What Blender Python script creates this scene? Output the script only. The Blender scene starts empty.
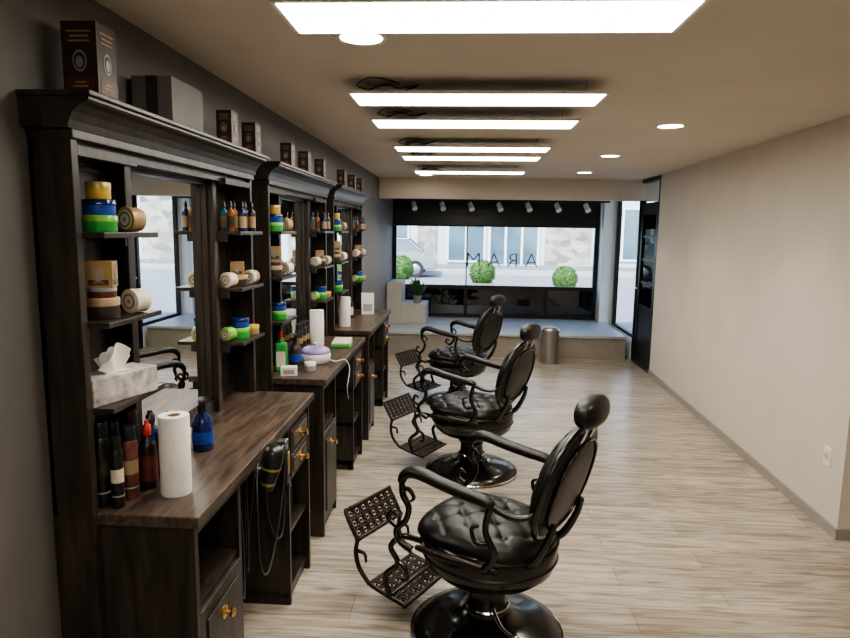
import bpy, bmesh, math, random
from mathutils import Vector, Matrix
random.seed(7)
V=Vector
bpy.context.scene.view_settings.view_transform='AgX'
try: bpy.context.scene.view_settings.look='AgX - Medium High Contrast'
except Exception as e: print(e)
# ------------------------------------------------------------------ materials
def new_mat(name):
    m=bpy.data.materials.new(name); m.use_nodes=True
    nt=m.node_tree; b=nt.nodes['Principled BSDF']; return m,nt,b
def mat(name,col,rough=.5,metal=0.,var=.12,scale=12.,bump=0.,stretch=(1,1,1),coat=0.,bscale=None,spec=.5):
    m,nt,b=new_mat(name); N=nt.nodes; L=nt.links
    tc=N.new('ShaderNodeTexCoord'); mp=N.new('ShaderNodeMapping'); mp.inputs['Scale'].default_value=stretch
    L.new(tc.outputs['Object'],mp.inputs['Vector'])
    nz=N.new('ShaderNodeTexNoise'); nz.inputs['Scale'].default_value=scale; nz.inputs['Detail'].default_value=5
    L.new(mp.outputs[0],nz.inputs['Vector'])
    cr=N.new('ShaderNodeValToRGB')
    cr.color_ramp.elements[0].position=.3; cr.color_ramp.elements[1].position=.7
    cr.color_ramp.elements[0].color=(*[c*(1-var) for c in col],1); cr.color_ramp.elements[1].color=(*[min(1,c*(1+var)) for c in col],1)
    L.new(nz.outputs['Fac'],cr.inputs['Fac']); L.new(cr.outputs['Color'],b.inputs['Base Color'])
    b.inputs['Roughness'].default_value=rough; b.inputs['Metallic'].default_value=metal
    b.inputs['Coat Weight'].default_value=coat; b.inputs['Specular IOR Level'].default_value=spec
    if bump:
        nb=N.new('ShaderNodeTexNoise'); nb.inputs['Scale'].default_value=bscale or scale*4; L.new(mp.outputs[0],nb.inputs['Vector'])
        bp=N.new('ShaderNodeBump'); bp.inputs['Strength'].default_value=bump; bp.inputs['Distance'].default_value=.01
        L.new(nb.outputs['Fac'],bp.inputs['Height']); L.new(bp.outputs[0],b.inputs['Normal'])
    return m
def emis(name,col,st):
    m,nt,b=new_mat(name); b.inputs['Base Color'].default_value=(*col,1)
    b.inputs['Emission Color'].default_value=(*col,1); b.inputs['Emission Strength'].default_value=st; return m
def glassy(name,tint=(1,1,1),refl=.08):
    m=bpy.data.materials.new(name); m.use_nodes=True; nt=m.node_tree; N=nt.nodes; N.clear()
    o=N.new('ShaderNodeOutputMaterial'); mx=N.new('ShaderNodeMixShader'); t=N.new('ShaderNodeBsdfTransparent'); g=N.new('ShaderNodeBsdfGlossy')
    t.inputs[0].default_value=(*tint,1); g.inputs['Roughness'].default_value=.02; mx.inputs[0].default_value=refl
    nt.links.new(t.outputs[0],mx.inputs[1]); nt.links.new(g.outputs[0],mx.inputs[2]); nt.links.new(mx.outputs[0],o.inputs[0]); return m

def floor_mat():
    m,nt,b=new_mat('laminate_floor'); N=nt.nodes; L=nt.links
    tc=N.new('ShaderNodeTexCoord')
    br=N.new('ShaderNodeTexBrick'); br.inputs['Scale'].default_value=1
    br.inputs['Brick Width'].default_value=1.3; br.inputs['Row Height'].default_value=.19
    br.inputs['Mortar Size'].default_value=.0015; br.inputs['Mortar Smooth'].default_value=.1
    br.inputs['Color1'].default_value=(.50,.445,.375,1); br.inputs['Color2'].default_value=(.40,.35,.29,1); br.inputs['Mortar'].default_value=(.22,.19,.15,1)
    br.offset=.37
    L.new(tc.outputs['Object'],br.inputs['Vector'])
    mp=N.new('ShaderNodeMapping'); mp.inputs['Scale'].default_value=(1.3,13,1); L.new(tc.outputs['Object'],mp.inputs['Vector'])
    nz=N.new('ShaderNodeTexNoise'); nz.inputs['Scale'].default_value=2.2; nz.inputs['Detail'].default_value=7; nz.inputs['Distortion'].default_value=1.2
    L.new(mp.outputs[0],nz.inputs['Vector'])
    cr=N.new('ShaderNodeValToRGB'); e=cr.color_ramp.elements
    e[0].position=.33; e[0].color=(.45,.42,.39,1); e[1].position=.60; e[1].color=(1,1,1,1)
    L.new(nz.outputs['Fac'],cr.inputs[0])
    mx=N.new('ShaderNodeMix'); mx.data_type='RGBA'; mx.blend_type='MULTIPLY'; mx.inputs[0].default_value=.85
    L.new(br.outputs['Color'],mx.inputs[6]); L.new(cr.outputs[0],mx.inputs[7]); L.new(mx.outputs[2],b.inputs['Base Color'])
    b.inputs['Roughness'].default_value=.27
    return m
def wood_mat(name,c0,c1,rough,stretch):
    m,nt,b=new_mat(name); N=nt.nodes; L=nt.links
    tc=N.new('ShaderNodeTexCoord'); mp=N.new('ShaderNodeMapping'); mp.inputs['Scale'].default_value=stretch; L.new(tc.outputs['Object'],mp.inputs[0])
    nz=N.new('ShaderNodeTexNoise'); nz.inputs['Scale'].default_value=3; nz.inputs['Detail'].default_value=8; nz.inputs['Distortion'].default_value=.8
    L.new(mp.outputs[0],nz.inputs['Vector'])
    cr=N.new('ShaderNodeValToRGB'); e=cr.color_ramp.elements; e[0].position=.35; e[0].color=(*c0,1); e[1].position=.68; e[1].color=(*c1,1)
    L.new(nz.outputs['Fac'],cr.inputs[0]); L.new(cr.outputs[0],b.inputs['Base Color']); b.inputs['Roughness'].default_value=rough
    bp=N.new('ShaderNodeBump'); bp.inputs['Strength'].default_value=.15; bp.inputs['Distance'].default_value=.003
    L.new(nz.outputs['Fac'],bp.inputs['Height']); L.new(bp.outputs[0],b.inputs['Normal'])
    return m
def stone_mat(name):
    m,nt,b=new_mat(name); N=nt.nodes; L=nt.links
    tc=N.new('ShaderNodeTexCoord'); mp=N.new('ShaderNodeMapping'); mp.inputs['Scale'].default_value=(1,1,1.6); L.new(tc.outputs['Object'],mp.inputs[0])
    vo=N.new('ShaderNodeTexVoronoi'); vo.inputs['Scale'].default_value=2.6; L.new(mp.outputs[0],vo.inputs['Vector'])
    bw=N.new('ShaderNodeSeparateColor'); L.new(vo.outputs['Color'],bw.inputs[0])
    cr=N.new('ShaderNodeValToRGB'); e=cr.color_ramp.elements; e[0].color=(.20,.175,.15,1); e[1].color=(.50,.46,.41,1)
    L.new(bw.outputs[0],cr.inputs[0]); L.new(cr.outputs[0],b.inputs['Base Color']); b.inputs['Roughness'].default_value=.9; return m

M={}
M['floor']=floor_mat()
M['wallR']=mat('wall_paint_cream',(.66,.60,.52),.75,var=.03,scale=3,bump=.05,bscale=90)
M['wallL']=mat('wall_paint_dark',(.135,.126,.115),.6,var=.06,scale=3,bump=.05,bscale=90)
M['ceil']=mat('ceiling_paint',(.66,.60,.52),.85,var=.03,scale=2)
M['base']=mat('baseboard_paint',(.33,.30,.27),.5,var=.05)
M['wood']=wood_mat('dark_wood',(.014,.0105,.0085),(.048,.036,.028),.36,(9,9,1.1))
M['top']=wood_mat('desk_top_wood',(.038,.026,.019),(.125,.087,.064),.36,(13,1.6,9))
M['mirror']=mat('mirror_glass',(.95,.97,.97),.005,1.,var=.0)
M['brass']=mat('brass',(.75,.5,.2),.25,1.)
M['leather']=mat('black_leather',(.009,.0085,.008),.36,var=.2,scale=30,bump=.10,bscale=260,spec=.38)
M['black']=mat('black_lacquer_metal',(.008,.0075,.007),.2,var=.2,coat=.15)
M['iron']=mat('cast_iron_dark',(.035,.025,.020),.35,.6,var=.3,scale=40)
M['chrome']=mat('chrome',(.75,.75,.75),.12,1.,var=.02)
M['steel']=mat('brushed_steel',(.42,.42,.42),.3,1.,var=.08,stretch=(40,40,1))
M['blackp']=mat('black_plastic',(.010,.010,.011),.3)
M['frame']=mat('window_frame_black',(.010,.010,.011),.4)
M['white']=mat('white_plastic',(.75,.74,.71),.4,var=.03)
M['paper']=mat('tissue_paper',(.85,.83,.79),.9,var=.03,bump=.2,bscale=60)
M['green']=mat('green_plastic',(.04,.32,.06),.3)
M['lime']=mat('lime_plastic',(.18,.45,.06),.3)
M['blue']=mat('blue_plastic',(.02,.07,.34),.3)
M['navy']=mat('navy_liquid',(.008,.022,.10),.12)
M['cyan']=mat('teal_liquid',(.02,.20,.30),.15)
M['amber']=mat('amber_glass',(.28,.09,.02),.12)
M['red']=mat('red_plastic',(.45,.03,.02),.35)
M['yellow']=mat('yellow_plastic',(.55,.38,.06),.4)
M['tan']=mat('kraft_tan',(.36,.24,.14),.5)
M['cream']=mat('cream_label',(.66,.59,.48),.5)
M['gold']=mat('gold_label',(.42,.29,.13),.35,.4)
M['dark']=mat('dark_brown_card',(.040,.028,.022),.45,var=.3,scale=30)
M['maroon']=mat('maroon_label',(.11,.03,.022),.45,var=.4,scale=40)
M['grey']=mat('grey_card',(.32,.31,.30),.6)
M['purple']=mat('purple_plastic',(.32,.22,.50),.3)
M['tiss']=mat('tissue_box_card',(.42,.39,.37),.55,var=.55,scale=26)
M['panel']=emis('led_panel_diffuser',(1,.945,.85),19)
M['down']=emis('downlight_lens',(1,.87,.68),25)
M['glass']=glassy('window_glass',(.95,.98,.99),.05)
M['dglass']=glassy('dark_lower_glass',(.035,.045,.055),.10)
M['platf']=mat('platform_stone',(.42,.45,.47),.4,var=.05)
M['platfront']=mat('platform_front',(.30,.27,.23),.6,var=.05)
M['pillar']=mat('pillar_paint',(.84,.86,.85),.6,var=.03)
M['asphalt']=mat('asphalt',(.26,.27,.28),.9,var=.1,scale=8)
M['pave']=mat('pavement',(.42,.42,.40),.9,var=.08,scale=4)
M['facade']=mat('facade_plaster',(.60,.62,.64),.9,var=.06,scale=1.5)
M['stone']=stone_mat('rubble_stone')
M['fwin']=mat('street_window_glass',(.10,.16,.20),.08,var=.3,scale=1)
M['leaf']=mat('leaf_green',(.075,.17,.03),.6,var=.5,scale=9)
M['leafd']=mat('houseplant_green',(.04,.12,.03),.5,var=.4)
M['pot']=mat('planter_grey',(.25,.25,.25),.7)
M['switch']=mat('socket_plastic',(.85,.82,.76),.4,var=.01)
M['beige']=mat('step_beige',(.50,.47,.42),.6,var=.05)
M['carpaint']=mat('car_paint_silver',(.30,.32,.34),.25,.5,var=.02,coat=.5)
M['rubber']=mat('tyre_rubber',(.02,.02,.02),.8)

# ------------------------------------------------------------------ mesh kit
class MB:
    def __init__(s): s.bm=bmesh.new(); s.mats=[]
    def idx(s,k):
        if k not in s.mats: s.mats.append(k)
        return s.mats.index(k)
    def merge(s,t,k,smooth,X=None):
        i=s.idx(k)
        if X is not None: bmesh.ops.transform(t,matrix=X,verts=t.verts)
        bmesh.ops.recalc_face_normals(t,faces=t.faces)
        for f in t.faces: f.material_index=i; f.smooth=smooth
        me=bpy.data.meshes.new('t'); t.to_mesh(me); t.free(); s.bm.from_mesh(me); bpy.data.meshes.remove(me)
    def box(s,lo,hi,k,bev=0.,X=None,seg=2):
        t=bmesh.new(); bmesh.ops.create_cube(t,size=1)
        lo=V(lo);hi=V(hi);c=(lo+hi)/2;d=hi-lo
        for v in t.verts: v.co=V((v.co.x*d.x+c.x,v.co.y*d.y+c.y,v.co.z*d.z+c.z))
        if bev: bmesh.ops.bevel(t,geom=t.edges[:],offset=bev,segments=seg,profile=.5,affect='EDGES')
        s.merge(t,k,False,X)
    def lathe(s,prof,k,seg=28,X=None,smooth=True):
        t=bmesh.new(); rings=[]
        for r,z in prof:
            if r<1e-5: rings.append([t.verts.new((0,0,z))])
            else: rings.append([t.verts.new((r*math.cos(2*math.pi*j/seg),r*math.sin(2*math.pi*j/seg),z)) for j in range(seg)])
        for a,b in zip(rings,rings[1:]):
            for j in range(seg):
                q=(j+1)%seg
                if len(a)==1 and len(b)==1: continue
                if len(a)==1: t.faces.new((a[0],b[j],b[q]))
                elif len(b)==1: t.faces.new((a[j],a[q],b[0]))
                else: t.faces.new((a[j],a[q],b[q],b[j]))
        bmesh.ops.recalc_face_normals(t,faces=t.faces)
        for e in t.edges:
            if len(e.link_faces)==2:
                f,g=e.link_faces; f.normal_update(); g.normal_update()
                if f.normal.dot(g.normal)<.55: e.smooth=False
        s.merge(t,k,smooth,X)
    def cyl(s,p0,p1,r0,r1,k,seg=16,smooth=True):
        p0=V(p0);p1=V(p1);d=p1-p0;q=d.to_track_quat('Z','Y').to_matrix().to_4x4()
        s.lathe([(0,0),(r0,0),(r1,d.length),(0,d.length)],k,seg,Matrix.Translation(p0)@q,smooth)
    def tube(s,pts,rad,k,seg=8,n=6,flat=1.,up=V((0,1,0))):
        P=[V(p) for p in pts]; R=rad if isinstance(rad,(list,tuple)) else [rad]*len(P)
        S=[];RR=[]
        for i in range(len(P)-1):
            p0=P[max(i-1,0)];p1=P[i];p2=P[i+1];p3=P[min(i+2,len(P)-1)]
            for j in range(n):
                u=j/n
                S.append(.5*((2*p1)+(p2-p0)*u+(2*p0-5*p1+4*p2-p3)*u*u+(-p0+3*p1-3*p2+p3)*u**3)); RR.append(R[i]*(1-u)+R[i+1]*u)
        S.append(P[-1]);RR.append(R[-1])
        t=bmesh.new();rings=[]
        T0=(S[1]-S[0]).normalized()
        Nn=up-T0*up.dot(T0)
        if Nn.length<.1: Nn=V((1,0,0))-T0*T0.x
        Nn.normalize()
        for i,p in enumerate(S):
            T=(S[min(i+1,len(S)-1)]-S[max(i-1,0)]).normalized()
            Nn=(Nn-T*Nn.dot(T)).normalized(); B=T.cross(Nn)
            rings.append([t.verts.new(p+Nn*RR[i]*flat*math.cos(2*math.pi*j/seg)+B*RR[i]*math.sin(2*math.pi*j/seg)) for j in range(seg)])
        for a,b in zip(rings,rings[1:]):
            for j in range(seg): t.faces.new((a[j],a[(j+1)%seg],b[(j+1)%seg],b[j]))
        t.faces.new(rings[0][::-1]); t.faces.new(rings[-1])
        s.merge(t,k,True)
    def ell(s,c,r,k,seg=24,X=None,e=1.):
        t=bmesh.new(); bmesh.ops.create_uvsphere(t,u_segments=seg,v_segments=seg//2,radius=1)
        f=lambda a:math.copysign(abs(a)**e,a)
        for v in t.verts: v.co=V((f(v.co.x)*r[0],f(v.co.y)*r[1],f(v.co.z)*r[2]))+V(c)
        s.merge(t,k,True,X)
    def prism(s,poly,y0,y1,k,axis='y',bev=0):
        t=bmesh.new()
        mk=(lambda p,q:(p[0],q,p[1])) if axis=='y' else (lambda p,q:(p[0],p[1],q))
        A=[t.verts.new(mk(p,y0)) for p in poly];B=[t.verts.new(mk(p,y1)) for p in poly]
        n=len(poly); t.faces.new(A); t.faces.new(B[::-1])
        for i in range(n): t.faces.new((A[i],B[i],B[(i+1)%n],A[(i+1)%n]))
        if bev: bmesh.ops.bevel(t,geom=t.edges[:],offset=bev,segments=2,profile=.5,affect='EDGES')
        s.merge(t,k,False)
    def cushion(s,a,b,T,Tb,k,X,pitch=.13,depth=.012,n=2.6,rings=44,seg=120,btn=True):
        t=bmesh.new()
        def pos(r,th):
            c,sn=math.cos(th),math.sin(th); g=lambda q:math.copysign(abs(q)**(2/n),q)
            return a*r*g(c),b*r*g(sn)
        def quilt(x,y,r):
            if depth==0: return 0
            g1=abs(math.sin(math.pi*(x+y)/pitch)); g2=abs(math.sin(math.pi*(x-y)/pitch))
            w=max(0,1-r**4)
            q=((1-g1)**3+(1-g2)**3)*.42+((1-g1)*(1-g2))**1.5*1.5
            return depth*q*w
        for sgn,TT in ((1,T),(-1,Tb)):
            prev=[t.verts.new((0,0,sgn*TT-(quilt(0,0,0) if sgn>0 else 0)))]
            for i in range(1,rings+1):
                r=1-(1-i/rings)**1.6
                ring=[]
                for j in range(seg):
                    x,y=pos(r,2*math.pi*j/seg)
                    z=sgn*TT*max(0,1-r**3.2)**.5
                    if sgn>0: z-=quilt(x,y,r)
                    ring.append(t.verts.new((x,y,z)))
                for j in range(seg):
                    q=(j+1)%seg
                    if len(prev)==1: t.faces.new((prev[0],ring[j],ring[q]))
                    else: t.faces.new((prev[j],ring[j],ring[q],prev[q]))
                prev=ring
        bmesh.ops.remove_doubles(t,verts=t.verts,dist=.0002)
        s.merge(t,k,True,X)
        if btn and depth:
            h=pitch/2
            for i in range(-6,7):
                for j in range(-6,7):
                    if (i+j)%2: continue
                    x,y=i*h,j*h
                    if (abs(x)/a)**n+(abs(y)/b)**n<.62:
                        rr=((abs(x)/a)**n+(abs(y)/b)**n)**(1/n)
                        s.ell((x,y,T*(1-rr**3.2)**.5-depth*2.2*(1-rr**4)),(.011,.011,.006),k,12,X)
    def mesh(s,name):
        me=bpy.data.meshes.new(name+'_mesh'); s.bm.to_mesh(me); s.bm.free()
        for k in s.mats: me.materials.append(M[k])
        return me
    def done(s,name,loc=(0,0,0),rz=0,sc=1.):
        return inst(name,s.mesh(name),loc,rz,sc)
def inst(name,me,loc=(0,0,0),rz=0,sc=1.):
    o=bpy.data.objects.new(name,me); bpy.context.scene.collection.objects.link(o)
    o.location=loc; o.rotation_euler=(0,0,rz); o.scale=(sc,sc,sc); return o
def simple_box(name,lo,hi,k,bev=0):
    b=MB(); b.box(lo,hi,k,bev); return b.done(name)

# ------------------------------------------------------------------ room shell
CZ=2.44; LX=-1.155; WY=10.5
b=MB(); b.box((-1.4,-2.7,-.12),(3.8,WY+.1,0),'floor'); b.done('floor')
b=MB(); b.box((-1.4,-2.7,CZ),(3.8,WY+.3,CZ+.15),'ceil'); b.done('ceiling')
simple_box('wall_left',(-1.4,-2.7,0),(LX-.004,WY+.1,CZ),'wallL')
b=MB(); b.prism([(2.20,3.65),(2.34,7.96),(3.8,7.96),(3.8,3.65)],0,CZ,'wallR','z'); b.done('wall_right')
simple_box('wall_side_entry',(3.6,-2.7,0),(3.8,3.65,CZ),'wallR')
simple_box('wall_back',(-1.15,-2.7,0),(3.6,-2.5,CZ),'wallR')
b=MB(); b.prism([(2.185,3.635),(2.2,3.635),(2.34,7.96),(2.325,7.96)],0,.065,'base','z')
b.box((2.2,3.635,0),(3.6,3.65,.065),'base'); b.done('baseboard_right')
simple_box('baseboard_left',(LX-.004,-2.5,0),(LX+.010,8.8,.07),'frame')
simple_box('trim_beam',(LX,8.75,2.17),(2.6,9.0,CZ),'ceil')

b=MB(); b.box((LX,8.82,0),(2.25,WY-.07,.30),'platfront'); b.box((LX,8.79,.30),(2.25,WY-.07,.335),'platf',.004); b.done('window_display_platform')
def frame_rect(b,x0,x1,z0,z1,y0,y1,w,k='frame',mull=()):
    b.box((x0,y0,z0),(x1,y1,z0+w),k); b.box((x0,y0,z1-w),(x1,y1,z1),k)
    b.box((x0,y0,z0+w),(x0+w,y1,z1-w),k); b.box((x1-w,y0,z0+w),(x1,y1,z1-w),k)
b=MB()
b.box((LX,WY-.06,0),(2.15,WY+.02,.335),'frame')
frame_rect(b,LX,2.15,.335,2.44,WY-.06,WY+.02,.06)
b.box((LX+.06,WY-.06,.80),(2.09,WY+.02,.86),'frame')
for m in (.05,1.35): b.box((m-.03,WY-.06,.395),(m+.03,WY+.02,.80),'frame')
b.box((.04,WY-.05,.86),(.06,WY+.01,2.38),'frame')
b.box((LX+.06,WY-.022,.86),(2.09,WY-.016,2.38),'glass')
b.box((LX+.06,WY-.022,.395),(2.09,WY-.016,.80),'dglass')
b.done('window_1')
b=MB(); b.box((LX+.02,WY-.16,1.82),(2.12,WY-.14,2.36),'blackp'); b.cyl((LX+.02,WY-.15,2.385),(2.12,WY-.15,2.385),.035,.035,'blackp'); b.cyl((LX+.02,WY-.15,1.82),(2.12,WY-.15,1.82),.014,.014,'blackp')
for x in (LX+.03,2.10): b.box((x-.01,WY-.19,2.34),(x+.01,WY-.11,2.44),'blackp')
b.done('roller_blind')
simple_box('trim_pillar',(2.16,WY-.30,0),(2.42,WY+.05,CZ),'pillar',.006)
b=MB()
def side_frame(b,y0,y1,z0,z1,x0,x1,w):
    b.box((x0,y0,z0),(x1,y1,z0+w),'frame'); b.box((x0,y0,z1-w),(x1,y1,z1),'frame')
    b.box((x0,y0,z0+w),(x1,y0+w,z1-w),'frame'); b.box((x0,y1-w,z0+w),(x1,y1,z1-w),'frame')
side_frame(b,8.87,10.19,0.30,2.44,2.36,2.42,.05); b.box((2.387,8.92,.35),(2.393,10.14,2.39),'glass'); b.box((2.34,8.87,0),(2.42,10.19,.30),'pillar')
b.done('window_2')
b=MB(); side_frame(b,7.97,8.86,0,2.44,2.34,2.42,.05)
side_frame(b,8.02,8.81,.01,2.08,2.355,2.405,.10)
b.box((2.35,8.02,2.08),(2.41,8.81,2.13),'frame')
b.box((2.365,8.12,.11),(2.395,8.71,.80),'frame'); b.box((2.377,8.12,.80),(2.383,8.71,1.98),'dglass'); b.box((2.377,8.02,2.13),(2.383,8.81,2.39),'glass')
for z in (1.1,1.4,1.7): b.box((2.37,8.12,z-.015),(2.39,8.71,z+.015),'frame')
b.tube([(2.355,8.70,1.02),(2.31,8.70,1.02),(2.30,8.66,1.02),(2.30,8.58,1.02)],.01,'chrome')
b.done('door_1')
cu=bpy.data.curves.new('window_lettering','FONT'); cu.body='ARAM'; cu.size=.34; cu.space_character=1.5; cu.extrude=.001; cu.offset=-.007; cu.align_x='CENTER'
o=bpy.data.objects.new('window_lettering',cu); bpy.context.scene.collection.objects.link(o); o.location=(.62,WY-.0245,1.16); o.rotation_euler=(math.pi/2,0,math.pi); cu.materials.append(M['blackp'])
b=MB(); b.box((LX+.005,9.6,.335),(-.93,10.3,.95),'beige',.005); b.box((-.93,9.6,.335),(-.55,10.3,.62),'beige',.005); b.done('display_step')
def plant(name,loc,h,nleaf,k,potk,potr,poth):
    b=MB(); b.lathe([(0,0),(potr*.75,0),(potr,poth),(potr*.88,poth),(potr*.85,poth*.85),(0,poth*.85)],potk,20)
    for i in range(nleaf):
        th=random.random()*6.28; el=random.uniform(.85,1.45); L=random.uniform(.6,1)*h
        d=V((math.cos(th)*math.cos(el),math.sin(th)*math.cos(el),math.sin(el))); sd=V((-math.sin(th),math.cos(th),0))
        p0=V((0,0,poth*.85)); t=bmesh.new(); pr=[]
        for q in range(5):
            u=q/4; p=p0+d*L*u+V((0,0,-.3*L*u*u*math.cos(el))); w=.13*L*math.sin(math.pi*(.12+.85*u))
            pr.append((t.verts.new(p+sd*w),t.verts.new(p-sd*w)))
        for a,c in zip(pr,pr[1:]): t.faces.new((a[0],a[1],c[1],c[0]))
        b.merge(t,k,True)
    return b.done(name,loc)
plant('potted_plant',(-.70,9.85,.62),.32,44,'leafd','pot',.07,.12)
b=MB(); b.lathe([(0,0),(.115,0),(.12,.02),(.12,.42),(.125,.43),(.125,.45),(.10,.48),(.06,.49),(0,.49)],'steel',32); b.done('trash_bin',(1.18,8.55,0))
b=MB(); b.box((LX+.2,9.55,2.17),(2.1,9.58,2.20),'blackp')
for x in (-.8,.45,1.8): b.cyl((x,9.565,2.20),(x,9.565,2.44),.006,.006,'blackp',8)
for i in range(7):
    x=-.75+i*.42; b.cyl((x,9.565,2.175),(x,9.565,2.12),.008,.008,'white',8); b.cyl((x-.01,9.61,2.14),(x+.02,9.53,2.05),.034,.042,'white',14)
b.done('track_spotlights')
b=MB(); b.box((-.006,-.04,-.055),(.006,.04,.055),'switch',.003); b.box((-.009,-.026,-.026),(-.006,.026,.026),'cream',.002)
for dy in (-.008,.008): b.cyl((-.0105,dy,0),(-.009,dy,0),.004,.004,'blackp',8)
b.done('wall_outlet',(2.203,3.82,.44),-.0325)

# ------------------------------------------------------------------ ceiling lights
b=MB(); b.box((-.6,-.15,0),(.6,.15,.012),'white'); b.box((-.585,-.135,-.0015),(.585,.135,.0),'panel')
for x in (-.5,.5):
    for y in (-.12,.12): b.cyl((x,y,.012),(x,y,.07),.0018,.0018,'steel',6)
b.box((-.52,-.02,.03),(-.34,.03,.062),'white',.003)
b.tube([(-.34,0,.045),(-.28,-.05,.055),(-.36,-.12,.03),(-.42,-.10,.05),(-.5,-.13,.02)],.004,'blackp',6)
b.tube([(-.5,-.13,.02),(-.55,-.17,.03),(-.5,-.2,.055),(-.42,-.17,.06),(-.36,-.12,.05)],.003,'blackp',6)
LED=b.mesh('led')
for y in (2.0,3.20,3.92,5.12,5.75,7.15,.2,-1.4):  # last two are out of view, added to light the near end
    inst('led_ceiling_panel',LED,(.045,y,CZ-.07))
b=MB(); b.lathe([(.075,0),(.095,-.004),(.098,-.001),(.098,0)],'white',28); b.lathe([(0,-.001),(.078,-.001),(.078,0),(0,0)],'down',28)
me=b.mesh('dl')
for i,(x,y) in enumerate([(-.39,2.44),(1.42,2.30),(1.33,4.40),(1.32,6.1),(1.4,7.8),(-.5,8.3),(1.4,.2),(-.5,-.6)]):
    inst('recessed_downlight',me,(x,y,CZ))
    ld=bpy.data.lights.new('downlight_beam','SPOT'); ld.energy=38; ld.color=(1,.87,.70); ld.spot_size=math.radians(115); ld.spot_blend=.8; ld.shadow_soft_size=.06
    lo=bpy.data.objects.new('downlight_beam',ld); bpy.context.scene.collection.objects.link(lo); lo.location=(x,y,CZ-.03)

# ------------------------------------------------------------------ barber station
CT=2.092
def station():
    b=MB(); W=1.45; D=.415
    b.box((.0,0.02,.89),(D,W,.925),'top',.004)
    b.box((.0,.04,.83),(D-.03,.07,.89),'wood') 
    b.box((D-.06,.07,.845),(D-.03,W-.03,.89),'wood')
    b.box((.012,.035,0),(D-.02,.06,.89),'wood')
    b.box((.012,.42,0),(D-.03,.445,.845),'wood')
    b.box((.012,.045,0),(.025,W-.03,.885),'wood')
    b.box((.025,.06,.04),(D-.04,.42,.07),'wood'); b.box((D-.07,.06,0),(D-.05,.42,.05),'wood')
    b.box((.025,.06,.60),(D-.04,.42,.62),'wood')
    b.box((D-.045,.065,.07),(D-.023,.412,.595),'wood',.004); b.box((D-.024,.11,.12),(D-.017,.37,.55),'wood',.003)
    def knob(y,z,x): 
        b.lathe([(0,0),(.022,0),(.022,.003),(.007,.006),(.006,.016),(.014,.022),(.016,.030),(.010,.036),(0,.037)],'brass',16,Matrix.Translation((x,y,z))@Matrix.Rotation(math.pi/2,4,'Y'))
    knob(.235,.50,D-.017)
    y0,y1=1.07,W-.03
    b.box((.012,y0,0),(D-.03,y0+.022,.845),'wood'); b.box((.012,y1-.022,0),(D-.02,y1,.885),'wood')
    b.box((.025,y0,.04),(D-.04,y1,.07),'wood'); b.box((D-.07,y0,0),(D-.05,y1,.05),'wood'); b.box((.025,y0,.33),(D-.04,y1,.35),'wood'); b.box((.025,y0,.585),(D-.04,y1,.605),'wood')
    for z0,z1 in ((.615,.72),(.73,.84)):
        b.box((D-.05,y0+.026,z0),(D-.023,y1-.026,z1),'wood',.004); b.box((D-.024,y0+.05,z0+.02),(D-.018,y1-.05,z1-.02),'top',.002); knob((y0+y1)/2,(z0+z1)/2,D-.018)
    # upper unit
    b.box((0,0,.925),(.012,W,1.98),'wood')
    for y in (0,W-.03): b.box((0,y,.925),(.118,y+.03,1.98),'wood',.002)
    b.box((0,0,.0),(.118,.03,.925),'wood')
    for y in (.345,W-.385): b.box((.01,y,.925),(.075,y+.04,1.98),'wood',.003)
    b.box((.01,.03,1.945),(.10,W-.03,1.98),'wood'); b.box((.01,.385,.925),(.055,W-.385,.98),'wood',.003)
    b.box((.012,.385,.98),(.026,W-.385,1.945),'mirror')
    for y in (.385,W-.403): b.box((.026,y,.98),(.048,y+.018,1.945),'wood',.003)
    b.box((.026,.385,.98),(.048,W-.385,1.0),'wood'); b.box((.026,.385,1.925),(.048,W-.385,1.945),'wood')
    for ya in (.03,W-.345):
        yb=ya+.315
        for za,zb in ((1.76,1.92),(1.51,1.70),(1.26,1.45),(.96,1.20)):
            b.box((.012,ya+.03,za),(.020,yb-.03,za+.012),'wood'); b.box((.012,ya+.03,zb-.012),(.020,yb-.03,zb),'wood')
            b.box((.012,ya+.03,za),(.020,ya+.042,zb),'wood'); b.box((.012,yb-.042,za),(.020,yb-.03,zb),'wood')
        for z in (1.235,1.48,1.73):
            b.box((.012,ya,z-.016),(.178,yb-.002,z),'wood',.002)
            b.box((.012,ya,z-.045),(.115,ya+.012,z-.016),'wood'); b.box((.012,yb-.014,z-.045),(.074,yb-.002,z-.016),'wood')
        b.box((.012,ya,1.935),(.118,yb,1.96),'wood')
    # cornice
    b.box((0,-.005,1.975),(.128,W+.005,2.0),'wood',.003)
    poly=[(0,2.0),(.128,2.0),(.133,2.02),(.143,2.04),(.165,2.058),(.183,2.064),(.188,2.07),(.188,2.08),(0,2.08)]
    b.prism(poly,-.025,W+.025,'wood')
    b.box((0,-.035,2.078),(.198,W+.035,CT),'wood',.003)
    return b.mesh('station')
ST=station(); SY=(1.67,3.38,5.09)
for y in SY: inst('barber_mirror_station',ST,(LX,y,0))

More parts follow.
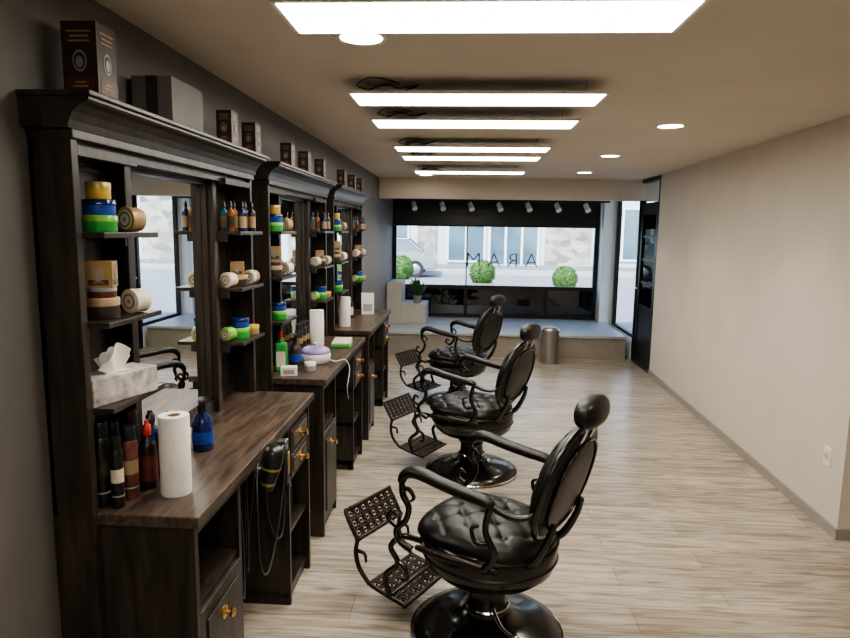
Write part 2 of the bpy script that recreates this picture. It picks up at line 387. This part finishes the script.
# ------------------------------------------------------------------ products
def lying(b,r,w,kb,kl):
    X=Matrix.Translation((0,w/2,r))@Matrix.Rotation(math.pi/2,4,'X')
    b.lathe([(0,0),(r*.93,0),(r*.96,.003),(r*.96,w*.6),(0,w*.6)],kb,28,X)
    b.lathe([(0,w*.6),(r,w*.6),(r,w*.97),(r*.93,w),(0,w)],kl,28,X)
    b.lathe([(0,w+.0008),(r*.75,w+.0008),(r*.75,w-.001),(0,w-.001)],'cream',28,X)
    b.lathe([(r*.50,w+.0015),(r*.6,w+.0015),(r*.6,w),(r*.50,w)],'dark',28,X)
    b.lathe([(0,w+.0015),(r*.18,w+.0015),(r*.18,w),(0,w)],'tan',20,X)
def jar(b,r,h,kb,kl,z=0,x=0,y=0):
    X=Matrix.Translation((x,y,z))
    b.lathe([(0,0),(r*.93,0),(r*.97,.004),(r*.97,h*.62),(0,h*.62)],kb,26,X)
    b.lathe([(0,h*.62),(r,h*.62),(r,h*.96),(r*.95,h),(0,h)],kl,26,X)
def bottle(b,r,h,kb,kc,x=0,y=0,kl=None):
    X=Matrix.Translation((x,y,0))
    b.lathe([(0,0),(r*.95,0),(r,.004),(r,h*.62),(r*.85,h*.68),(r*.35,h*.74),(r*.33,h*.80),(0,h*.80)],kb,20,X)
    b.lathe([(0,h*.78),(r*.45,h*.78),(r*.45,h*.92),(r*.25,h*.94),(r*.2,h),(0,h)],kc,16,X)
    if kl: b.lathe([(r*.99,h*.12),(r*1.02,h*.12),(r*1.02,h*.5),(r*.99,h*.5)],kl,20,X)
def can(b,r,h,kb,kc,x=0,y=0,kl=None):
    X=Matrix.Translation((x,y,0))
    b.lathe([(0,0),(r,0),(r,h*.78),(r*.8,h*.82),(0,h*.82)],kb,20,X)
    b.lathe([(0,h*.8),(r*.82,h*.8),(r*.82,h*.97),(r*.7,h),(0,h)],kc,20,X)
    if kl: b.lathe([(r*.99,h*.36),(r*1.02,h*.36),(r*1.02,h*.55),(r*.99,h*.55)],kl,20,X); b.lathe([(r*.99,h*.16),(r*1.02,h*.16),(r*1.02,h*.18),(r*.99,h*.18)],'grey',20,X)
def carton(b,w,d,h,k,kl,z=0):
    b.box((-w/2,-d/2,z),(w/2,d/2,z+h),k,.001)
    b.box((-w*.36,-d/2-.0008,z+h*.10),(w*.36,-d/2,z+h*.30),kl)
    b.box((w/2,-d*.36,z+h*.10),(w/2+.0008,d*.36,z+h*.30),kl)
    for zz,ww in ((.86,.34),(.80,.26),(.74,.30),(.17,.22),(.22,.16)):
        b.box((-w*ww,-d/2-.0014,z+h*zz),(w*ww,-d/2,z+h*(zz+.022)),'tan')
        b.box((w/2,-d*ww,z+h*zz),(w/2+.0014,d*ww,z+h*(zz+.022)),'tan')
    for X in (Matrix.Translation((0,-d/2,z+h*.5))@Matrix.Rotation(math.pi/2,4,'X'),Matrix.Translation((w/2,0,z+h*.5))@Matrix.Rotation(math.pi/2,4,'Z')@Matrix.Rotation(math.pi/2,4,'X')):
        r=min(w,d)*.25
        X=X@Matrix.Diagonal((.8,1.15,1,1))
        b.lathe([(0,.0012),(r,.0012),(r,-.001),(0,-.001)],'grey',20,X); b.lathe([(0,.0018),(r*.8,.0018),(r*.8,0),(0,0)],k,20,X); b.lathe([(0,.0024),(r*.55,.0024),(r*.45,0),(0,0)],'grey',14,X@Matrix.Translation((0,-r*.12,0)))
def plainbox(b,w,d,h,k):
    b.box((-w/2,-d/2,0),(w/2,d/2,h),k,.002); b.box((-.02,-d/2-.0006,h*.2),(.02,-d/2,h),'dark'); b.box((-.02,-d/2,h),(.02,d/2,h+.0006),'dark')
def spray(b,k):
    b.lathe([(0,0),(.036,0),(.038,.004),(.038,.10),(.030,.125),(.016,.14),(.014,.155),(0,.155)],k,24)
    b.lathe([(.0375,.03),(.039,.03),(.039,.075),(.0375,.075)],'blue',24)
    b.lathe([(0,.15),(.017,.15),(.017,.172),(0,.172)],'blackp',16)
    b.box((-.012,-.04,.172),(.012,.024,.198),'blackp',.004); b.box((-.006,-.052,.18),(.006,-.04,.192),'blackp'); b.tube([(0,-.02,.175),(0,-.035,.155),(0,-.03,.135)],.005,'blackp',6)
def place(name,fn,loc,rz=0):
    b=MB(); fn(b); return b.done(name,loc,rz)
def stack3(c1,c2,c3,c4):
    def f(b): jar(b,.048,.048,c1,c2); jar(b,.045,.045,c3,c4,.048); jar(b,.034,.048,'yellow','gold',.093)
    return f
for si,y0 in enumerate(SY):
    f=LX
    nb=y0+.03; fb=y0+1.105
    place('stacked_pomade_jars',stack3('green','lime','blue','navy'),(f+.110,nb+.10,1.73))
    place('pomade_jar',lambda b:lying(b,.038,.05,'tan','gold'),(f+.138,nb+.225,1.73),-.35)
    def bots(b):
        for i,k in enumerate(('amber','cyan','amber','navy')): bottle(b,.017,.135,k,'blackp',x=-.05+.042*i,y=(i%2)*.03,kl='tan' if i%2 else 'dark')
    place('beard_oil_bottles',bots,(f+.080,fb+.06,1.73))
    def bots2(b):
        for i,k in enumerate(('amber','dark','blackp')): bottle(b,.018,.14,k,'blackp',x=-.03+.042*i,y=(i%2)*.03,kl='gold' if i==1 else 'tan')
    place('beard_oil_bottles',bots2,(f+.098,fb+.23,1.73))
    place('boxed_wax_on_jar',lambda b:(jar(b,.047,.062,'dark','tan'),jar(b,.04,.03,'maroon','grey',.062),carton(b,.075,.07,.075,'gold','dark',.092)),(f+.105,nb+.10,1.48),.3)
    place('pomade_jar',lambda b:lying(b,.038,.055,'cream','cream'),(f+.138,nb+.23,1.48),-.35)
    place('pomade_jar',lambda b:lying(b,.034,.05,'cream','cream'),(f+.105,fb+.04,1.48),-.3)
    place('boxed_wax_on_jar',lambda b:(jar(b,.047,.05,'dark','tan'),carton(b,.06,.06,.06,'gold','dark',.05)),(f+.105,fb+.15,1.48),.3)
    place('pomade_jar',lambda b:lying(b,.034,.05,'tan','cream'),(f+.138,fb+.25,1.48),-.3)
    place('pomade_jar',lambda b:lying(b,.032,.05,'lime','lime'),(f+.095,fb+.04,1.235),-.3)
    place('stacked_pomade_jars',lambda b:(jar(b,.045,.05,'green','lime'),jar(b,.042,.045,'blue','navy',.05)),(f+.115,fb+.14,1.235))
    place('pomade_jar',lambda b:jar(b,.034,.045,'gold','yellow'),(f+.135,fb+.25,1.235))
    if si:
        place('stacked_pomade_jars',lambda b:(jar(b,.045,.05,'green','lime'),jar(b,.042,.045,'blue','navy',.05)),(f+.115,nb+.14,1.235))
def tissue(b):
    b.box((-.12,-.052,0),(.12,.052,.080),'tiss',.003); b.box((-.045,-.02,.080),(.045,.02,.0815),'white')
    for q in range(4):
        t=bmesh.new(); bmesh.ops.create_grid(t,x_segments=20,y_segments=16,size=.055)
        for v in t.verts:
            x,y=v.co.x,v.co.y; u=(y+.055)/.11
            v.co=V((x*(.45+.55*u)+.022*(q-1.5)*u*.6,.007*(q-1.5)+.012*math.sin(x*70+q*1.7)*u+.012*u*(q-1.5),.076+(.088-.012*q)*u*(1-.75*abs(x/.055+.25*(q-1.5))**1.6*.6)+.004*math.sin(x*60+q*2)*u))
        b.merge(t,'paper',True)
place('tissue_box',tissue,(LX+.110,1.67+.16,1.235),1.25)
def roll(b,r=.05,h=.25):
    b.lathe([(.02,0),(r*.98,0),(r,.004),(r,h-.004),(r*.98,h),(.021,h),(.020,h-.01),(.02,0)],'paper',40); b.lathe([(.0185,.001),(.0205,.001),(.0205,h-.002),(.0185,h-.002),(.0185,.001)],'tan',24)
D=.925
place('paper_towel_roll',lambda b:roll(b,.046,.25),(-.880,1.86,D))
place('spray_bottle',lambda b:spray(b,'navy'),(-.955,2.25,D),.4)
for nm,fn,x,y in [
 ('hair_spray_can',lambda b:can(b,.026,.255,'blackp','blackp',kl='dark'),-1.055,1.755),
 ('hair_spray_can',lambda b:can(b,.018,.215,'blackp','blackp',kl='cream'),-1.003,1.745),
 ('hair_spray_can',lambda b:can(b,.027,.23,'blackp','blackp',kl='gold'),-1.065,1.835),
 ('hair_spray_can',lambda b:can(b,.025,.225,'maroon','blackp',kl='tan'),-1.000,1.810),
 ('shampoo_bottle',lambda b:bottle(b,.028,.22,'blackp','red',kl='maroon'),-.985,1.895),
 ('hair_spray_can',lambda b:can(b,.027,.245,'blackp','blackp',kl='gold'),-1.05,1.915),
 ('shampoo_bottle',lambda b:bottle(b,.030,.225,'navy','blackp',kl='dark'),-1.02,1.985),
 ('hair_spray_can',lambda b:can(b,.025,.21,'dark','blackp',kl='red'),-.955,1.99),
 ('shampoo_bottle',lambda b:bottle(b,.03,.20,'dark','blackp'),-1.06,2.07),
 ('hair_spray_can',lambda b:can(b,.025,.20,'blackp','blackp',kl='maroon'),-.99,2.08),
 ('pomade_jar',lambda b:jar(b,.035,.06,'lime','cream'),-1.06,2.30)]:
    place(nm,fn,(x,y,D))
def detergent(b):
    b.box((-.035,-.025,0),(.035,.025,.17),'green',.012); b.lathe([(0,.168),(.02,.168),(.013,.20),(0,.20)],'green',16); b.lathe([(0,.198),(.014,.198),(.012,.235),(0,.235)],'red',14); b.box((-.025,-.0262,.03),(.025,-.025,.12),'cream')
place('cleaner_bottle',detergent,(-1.04,3.58,D),.2)
place('spray_bottle',lambda b:spray(b,'dark'),(-1.0,3.74,D),.4)
def warmer(b):
    b.lathe([(0,0),(.075,0),(.09,.02),(.095,.055),(.085,.07),(0,.07)],'white',32); b.lathe([(.088,.062),(.092,.068),(.086,.085),(.05,.105),(.02,.11),(0,.11)],'purple',32); b.lathe([(0,.11),(.014,.11),(.016,.125),(0,.13)],'white',14)
    b.tube([(.09,0,.03),(.12,.03,.01),(.155,.1,.01),(.178,.12,-.05),(.178,.08,-.16),(.16,.14,-.25)],.003,'white',6)
place('wax_warmer',warmer,(-.90,3.84,D),-.2)
place('small_carton',lambda b:b.box((-.045,-.03,0),(.045,.03,.05),'white',.002) or b.box((-.03,-.0308,.01),(.03,-.03,.035),'grey'),(-.97,3.49,D),.2)
place('pomade_jar',lambda b:jar(b,.035,.05,'grey','white'),(-.88,3.62,D))
place('paper_towel_roll',roll,(-1.03,4.45,D))
place('folded_cloth',lambda b:(b.box((-.07,-.12,0),(.07,.12,.02),'green',.008),b.box((-.065,-.115,.02),(.065,.115,.04),'cream',.008)),(-.85,4.45,D),.1)
for y in (4.2,4.28,4.1): place('hair_spray_can',lambda b:can(b,.025,.2,'blackp','blackp',kl='gold'),(-1.07,y,D))
place('paper_towel_roll',roll,(-1.0,5.35,D))
place('small_carton',lambda b:(b.box((-.06,-.06,0),(.06,.06,.2),'white',.002),b.box((-.045,-.0608,.03),(.045,-.06,.10),'grey')),(-.93,6.2,D),.2)
for y in (5.5,5.6,5.72,5.9): place('shampoo_bottle',lambda b:bottle(b,.03,.2,'blackp','blackp',kl='cream'),(-1.05,y,D))
T=CT
place('product_box',lambda b:carton(b,.10,.10,.21,'dark','maroon'),(-1.065,1.83,T),.0)
place('cardboard_box',lambda b:plainbox(b,.14,.26,.16,'wallL'),(-1.065,2.32,T),0)
place('product_box',lambda b:carton(b,.065,.08,.14,'dark','maroon'),(-1.01,2.74,T),0)
place('product_box',lambda b:carton(b,.065,.08,.14,'dark','maroon'),(-1.01,3.05,T),0)
for y in (3.75,4.15,4.6,5.4,5.9,6.3): place('product_box',lambda b:carton(b,.065,.08,.14,'dark','maroon'),(-1.03,y,T),0)
def dryer(b):
    X=Matrix.Rotation(math.radians(12),4,'Y')
    b.lathe([(0,-.085),(.022,-.085),(.026,-.06),(.030,-.04),(.036,.0),(.040,.045),(.036,.075),(.022,.085),(0,.087)],'blackp',28,X)
    b.lathe([(.0365,.0),(.0385,.004),(.0375,.010)],'gold',28,X); b.lathe([(.027,-.062),(.0285,-.055),(.029,-.050)],'gold',28,X)
    b.box((-.014,.02,.005),(.014,.15,.04),'blackp',.009); b.box((.0135,.06,.015),(.016,.10,.03),'steel')
    b.tube([(0,.15,.02),(0,.18,-.02),(0,.12,-.2),(.005,-.05,-.36),(0,-.14,-.30),(-.02,-.1,-.1),(-.05,0,.0),(-.055,.04,.0)],.004,'blackp',6)
    b.box((-.06,-.012,-.03),(-.02,.012,.0),'steel',.002)
place('hair_dryer',dryer,(-.685,2.20,.88))
def clipper(b):
    b.box((-.02,-.024,-.17),(.022,.024,-.01),'blackp',.01); b.box((-.018,-.022,-.01),(.018,.022,.02),'steel',.003); b.box((.022,-.015,-.12),(.026,.015,-.03),'gold',.002)
    b.tube([(0,0,-.17),(.0,.01,-.25),(.01,-.06,-.35),(.0,-.13,-.33),(-.02,-.16,-.2),(-.03,-.12,-.03)],.004,'blackp',6)
place('hair_clipper',clipper,(-.715,2.46,.88))
place('power_cable',lambda b:(b.tube([(0,0,.0),(.02,.0,-.2),(0,.05,-.45),(-.05,.2,-.5),(-.06,.3,-.3),(-.04,.33,-.05)],.004,'blackp',6),b.tube([(0,.1,0),(.01,.08,-.3),(-.02,.15,-.4),(-.06,.25,-.2),(-.06,.3,-.03)],.004,'blackp',6)),(-.79,2.13,.84))
place('stored_bottles',lambda b:(can(b,.03,.16,'red','white',x=-.05,y=-.05),can(b,.03,.18,'white','red',x=.03,y=0),can(b,.03,.15,'blackp','grey',x=.02,y=.09)),(-.88,2.92,.35))

# ------------------------------------------------------------------ barber chair (faces -X)
def chair():
    b=MB()
    b.lathe([(0,0),(.325,0),(.33,.012),(.32,.03),(.27,.05),(.18,.068),(.12,.085),(.10,.11),(0,.11)],'black',56)
    b.lathe([(.333,.006),(.337,.012),(.333,.02),(.326,.012)],'chrome',56)
    b.lathe([(0,.10),(.095,.10),(.095,.14),(.082,.15),(.08,.22),(.095,.23),(.098,.25),(.095,.265),(.07,.27),(.07,.34),(0,.34)],'black',32)
    b.lathe([(.095,.135),(.099,.14),(.095,.145)],'chrome',32)
    b.tube([(.05,-.06,.18),(.14,-.16,.17),(.22,-.23,.19),(.27,-.27,.22)],[.009,.009,.009,.012],'chrome',8)
    DI=Matrix.Diagonal((1.0,.95,1,1))
    b.lathe([(0,.285),(.15,.285),(.235,.305),(.28,.345),(.295,.39),(.295,.465),(.285,.480),(0,.480)],'black',56,DI)
    b.lathe([(.296,.455),(.302,.462),(.296,.469)],'iron',56,DI)
    b.lathe([(.295,.385),(.300,.392),(.295,.399)],'iron',56,DI)
    b.cushion(.275,.262,.085,.02,'leather',Matrix.Translation((-.01,0,.478)),pitch=.15,depth=.015,n=3)
    ang=math.radians(15)
    X=Matrix.Translation((.325,0,.775))@Matrix.Rotation(ang,4,'Y')@Matrix.Rotation(-math.pi/2,4,'Y')
    b.cushion(.225,.248,.065,.05,'leather',X,pitch=.13,depth=.014,n=2.3)
    rim=[];rim2=[]
    for j in range(41):
        th=2*math.pi*j/40; g=lambda q:math.copysign(abs(q)**(2/2.3),q)
        rim.append(X@V((.230*g(math.cos(th)),.253*g(math.sin(th)),-.008)))
        rim2.append(X@V((.185*g(math.cos(th)),.205*g(math.sin(th)),-.040)))
    b.tube(rim,.014,'black',8,2); b.tube(rim2,.006,'black',6,2)
    for s in (-1,1): b.tube([(.20,.13*s,.44),(.27,.15*s,.47),(.325,.16*s,.57),(.35,.15*s,.65)],[.018,.018,.015,.012],'black',8)
    hx,hz=.425,1.072
    for s in (-1,1): b.tube([(.375,.05*s,.91),(.415,.05*s,.98),(.43,.05*s,1.04)],.007,'chrome',8)
    b.ell((hx,0,hz),(.050,.130,.060),'leather',28,None,.8)
    for s in (-1,1):
        y=.285*s
        b.tube([(.16,y*.99,.722),(.13,y,.735),(.04,y,.745),(-.07,y,.76),(-.15,y,.775),(-.205,y,.777),(-.245,y,.757),(-.262,y,.725)],[.012,.022,.024,.024,.025,.025,.022,.016],'leather',12,6,1.3)
        b.tube([(-.260,y,.73),(-.255,y,.67),(-.225,y,.62),(-.24,y,.56),(-.285,y,.51),(-.275,y*.98,.46),(-.22,y*.94,.43)],[.013,.014,.013,.013,.013,.015,.016],'black',8)
        b.tube([(-.28,y,.52),(-.325,y,.545),(-.31,y,.585),(-.285,y,.57)],[.011,.011,.009,.006],'black',8)
        b.tube([(-.262,y,.68),(-.23,y,.70),(-.20,y,.67),(-.215,y,.65)],[.010,.010,.008,.005],'black',8)
        b.tube([(.12,y*.97,.45),(.17,y,.53),(.13,y,.62),(.15,y,.725)],[.017,.014,.013,.014],'black',8)
        b.tube([(.15,y,.57),(.09,y,.56),(.07,y,.61),(.10,y,.63)],[.010,.010,.008,.005],'black',8)
        b.tube([(.15,y*.99,.722),(.21,y*.97,.70),(.27,y*.9,.695),(.32,y*.8,.72)],[.014,.013,.012,.011],'black',8)
        b.tube([(-.2,y*.92,.445),(0,y*.99,.455),(.18,y*.92,.45)],[.012,.018,.012],'iron',8)
    def plate(p0,p1,w,rows):
        p0=V(p0);p1=V(p1); d=p1-p0; L=d.length; d.normalize(); yv=V((0,1,0))
        pt=lambda u,v:p0+d*(u*L)+yv*((v-.5)*w)
        ring=[pt(.0,.06),pt(0,.94),pt(.06,1),pt(.94,1),pt(1,.94),pt(1,.06),pt(.94,0),pt(.06,0),pt(0,.06)]
        b.tube(ring,.010,'iron',8,3)
        cols=int(round(w/(L/rows)))
        cu,cv=1/rows,1/cols
        for i in range(rows):
            for j in range(cols):
                c=((i+.5)*cu,(j+.5)*cv)
                b.tube([pt(c[0]+.40*cu*math.cos(q*math.pi/4),c[1]+.40*cv*math.sin(q*math.pi/4)) for q in range(9)],.0065,'iron',6,2)
                b.ell(pt(*c),(.007,.007,.007),'iron',8)
                for q in (0,1): 
                    sgn=1 if q else -1
                    b.tube([pt(c[0]-.5*cu,c[1]-.5*cv*sgn),pt(c[0]-.3*cu,c[1]-.3*cv*sgn)],.007,'iron',6,2)
                    b.tube([pt(c[0]+.3*cu,c[1]+.3*cv*sgn),pt(c[0]+.5*cu,c[1]+.5*cv*sgn)],.007,'iron',6,2)
    plate((-.665,0,.445),(-.59,0,.325),.34,3)
    plate((-.52,0,.128),(-.32,0,.092),.34,4)
    for s in (-1,1):
        y=.17*s
        b.tube([(-.59,y,.325),(-.60,y,.26),(-.58,y,.19),(-.52,y,.128)],[.010,.011,.011,.010],'iron',8)
        b.tube([(-.60,y,.27),(-.55,y,.27),(-.54,y,.23)],[.010,.008,.006],'iron',8)
        b.tube([(-.40,y,.11),(-.43,y,.20),(-.36,y,.28),(-.40,y,.35),(-.34,y*.95,.41),(-.25,y*.85,.41)],[.012,.013,.013,.013,.014,.016],'black',8)
        b.tube([(-.37,y,.29),(-.32,y,.27),(-.31,y,.22),(-.34,y,.21)],[.011,.010,.008,.006],'black',8)
    b.cyl((-.40,-.17,.112),(-.40,.17,.112),.009,.009,'black',10)
    return b.mesh('barber_chair')
CH=chair()
for x,y,a in ((.136,2.62,-30),(.09,4.52,-28),(-.03,6.42,-30)): inst('barber_chair',CH,(x,y,0),math.radians(a))

# ------------------------------------------------------------------ outside
simple_box('street_ground',(-30,WY+.1,-.25),(40,60,-.03),'asphalt')
simple_box('sidewalk',(-30,26,-.03),(30,27.7,.10),'pave')
simple_box('street_ground',(3.9,-10,-.25),(40,WY+.1,-.03),'asphalt')
b=MB(); BY=28
b.box((-16,BY,-.03),(20,BY+1,9),'facade')
for x0,x1 in ((-2.0,-1.2),(3.5,5.4),(-8.5,-6.5),(9,12)): b.box((x0,BY-.2,-.03),(x1,BY,9),'stone')
b.box((-16,BY-.22,-.03),(20,BY-.19,.28),'pot')
for x0,x1,z0,z1 in ((-5.6,-2.4,.45,2.7),(-.7,.9,.45,2.7),(1.1,3.2,.3,2.7),(5.8,8.6,.6,2.7),(-12,-9,.5,2.7)):
    b.box((x0,BY-.07,z0),(x1,BY,z1),'fwin'); n=max(1,round((x1-x0)/.8))
    for i in range(n+1): xx=x0+(x1-x0)*i/n; b.box((xx-.05,BY-.1,z0),(xx+.05,BY-.05,z1),'white')
    b.box((x0,BY-.1,z0-.08),(x1,BY-.03,z0),'white'); b.box((x0,BY-.1,z1),(x1,BY-.03,z1+.08),'white'); b.box((x0,BY-.08,4.2),(x1,BY,6),'fwin')
b.done('street_building')
b=MB(); b.box((18,4,-.03),(19,24,8),'facade'); 
for y in (5,9,13,17): b.box((17.95,y,1),(18,y+2,2.8),'fwin')
b.done('street_building')
# parked car across the street
b=MB()
b.prism([(-2.1,.28),(-2.12,.62),(-1.95,.82),(-1.2,.92),(1.35,.95),(2.0,.86),(2.1,.6),(2.08,.28)],-.85,.85,'carpaint','y',.05)
t=bmesh.new(); lo=[(-1.25,.90),(1.55,.93)]; up=[(-.55,1.40),(1.0,1.40)]
vs=[t.verts.new((lo[0][0],-.80,lo[0][1])),t.verts.new((lo[1][0],-.80,lo[1][1])),t.verts.new((lo[1][0],.80,lo[1][1])),t.verts.new((lo[0][0],.80,lo[0][1])),
    t.verts.new((up[0][0],-.62,1.38)),t.verts.new((up[1][0],-.62,1.38)),t.verts.new((up[1][0],.62,1.38)),t.verts.new((up[0][0],.62,1.38))]
for q in ((0,1,2,3),(4,5,6,7),(0,1,5,4),(1,2,6,5),(2,3,7,6),(3,0,4,7)): t.faces.new([vs[i] for i in q])
b.merge(t,'fwin',False)
b.box((-.60,-.63,1.375),(1.04,.63,1.43),'carpaint',.02)
for sy in (-1,1):
    for (x0,x1) in ((-1.25,-.57),(.18,.22),(1.55,1.02)): b.tube([(x0,sy*.81,.93),((x0+x1)/2,sy*.72,1.16),(x1,sy*.63,1.39)],.03,'carpaint',6,2)
    for x in (-1.32,1.32):
        b.cyl((x,sy*.68,.30),(x,sy*.88,.30),.32,.32,'rubber',24); b.cyl((x,sy*.87,.30),(x,sy*.89,.30),.20,.18,'steel',20)
b.box((-2.14,-.7,.62),(-2.05,-.45,.74),'white',.01); b.box((-2.14,.45,.62),(-2.05,.7,.74),'white',.01)
b.done('parked_car',(-3.1,24.6,-.01))
def bush(name,loc,r):
    b=MB(); z0=loc[2]
    b.box((-.25,-.25,-.03),(.25,.25,z0-r*.8),'pot',.01)
    t=bmesh.new(); bmesh.ops.create_icosphere(t,subdivisions=4,radius=r*.93)
    for v in t.verts: v.co*=1+random.uniform(-.04,.04); v.co.z+=z0
    b.merge(t,'leaf',False)
    t=bmesh.new()
    for i in range(1400):
        d=V((random.gauss(0,1),random.gauss(0,1),random.gauss(0,1))).normalized(); p=d*r*random.uniform(.93,1.04)+V((0,0,z0))
        u=V((random.gauss(0,1),random.gauss(0,1),random.gauss(0,1))).normalized()*.022; w=d.cross(u).normalized()*.014
        t.faces.new([t.verts.new(p+q) for q in (u,w,-u,-w)])
    b.merge(t,'leaf',False)
    return b.done(name,(loc[0],loc[1],0))
bush('boxwood_bush',(-1.37,14.0,.90),.29); bush('boxwood_bush',(.42,14.0,.84),.28); bush('boxwood_bush',(2.20,14.0,.74),.27)

# ------------------------------------------------------------------ light
w=bpy.data.worlds.new('World'); bpy.context.scene.world=w; w.use_nodes=True; nt=w.node_tree
sk=nt.nodes.new('ShaderNodeTexSky'); sk.sky_type='NISHITA'; sk.sun_disc=False; sk.sun_elevation=math.radians(50); sk.sun_rotation=math.radians(200)
nt.links.new(sk.outputs[0],nt.nodes['Background'].inputs[0]); nt.nodes['Background'].inputs[1].default_value=.9
sl=bpy.data.lights.new('sun','SUN'); sl.energy=8; sl.angle=.01; sl.color=(1,.95,.87)
so=bpy.data.objects.new('sun',sl); bpy.context.scene.collection.objects.link(so)
so.rotation_euler=V((.35,1,-1.25)).to_track_quat('-Z','Y').to_euler()

# ------------------------------------------------------------------ camera
p=math.radians(7.95); th=math.radians(3.35); r=.014
F=V((-math.sin(th)*math.cos(p),math.cos(th)*math.cos(p),-math.sin(p))); R=V((math.cos(th),math.sin(th),0)); U=R.cross(F)
R2=(R+U*r).normalized(); U2=(U-R*r).normalized()
cam=bpy.data.cameras.new('camera'); cam.sensor_width=36; cam.lens=640/850*36; cam.clip_start=.05; cam.clip_end=300
co=bpy.data.objects.new('camera',cam); bpy.context.scene.collection.objects.link(co)
mt=Matrix((( R2.x,U2.x,-F.x,0),(R2.y,U2.y,-F.y,0),(R2.z,U2.z,-F.z,1.75),(0,0,0,1))); co.matrix_world=mt
bpy.context.scene.camera=co
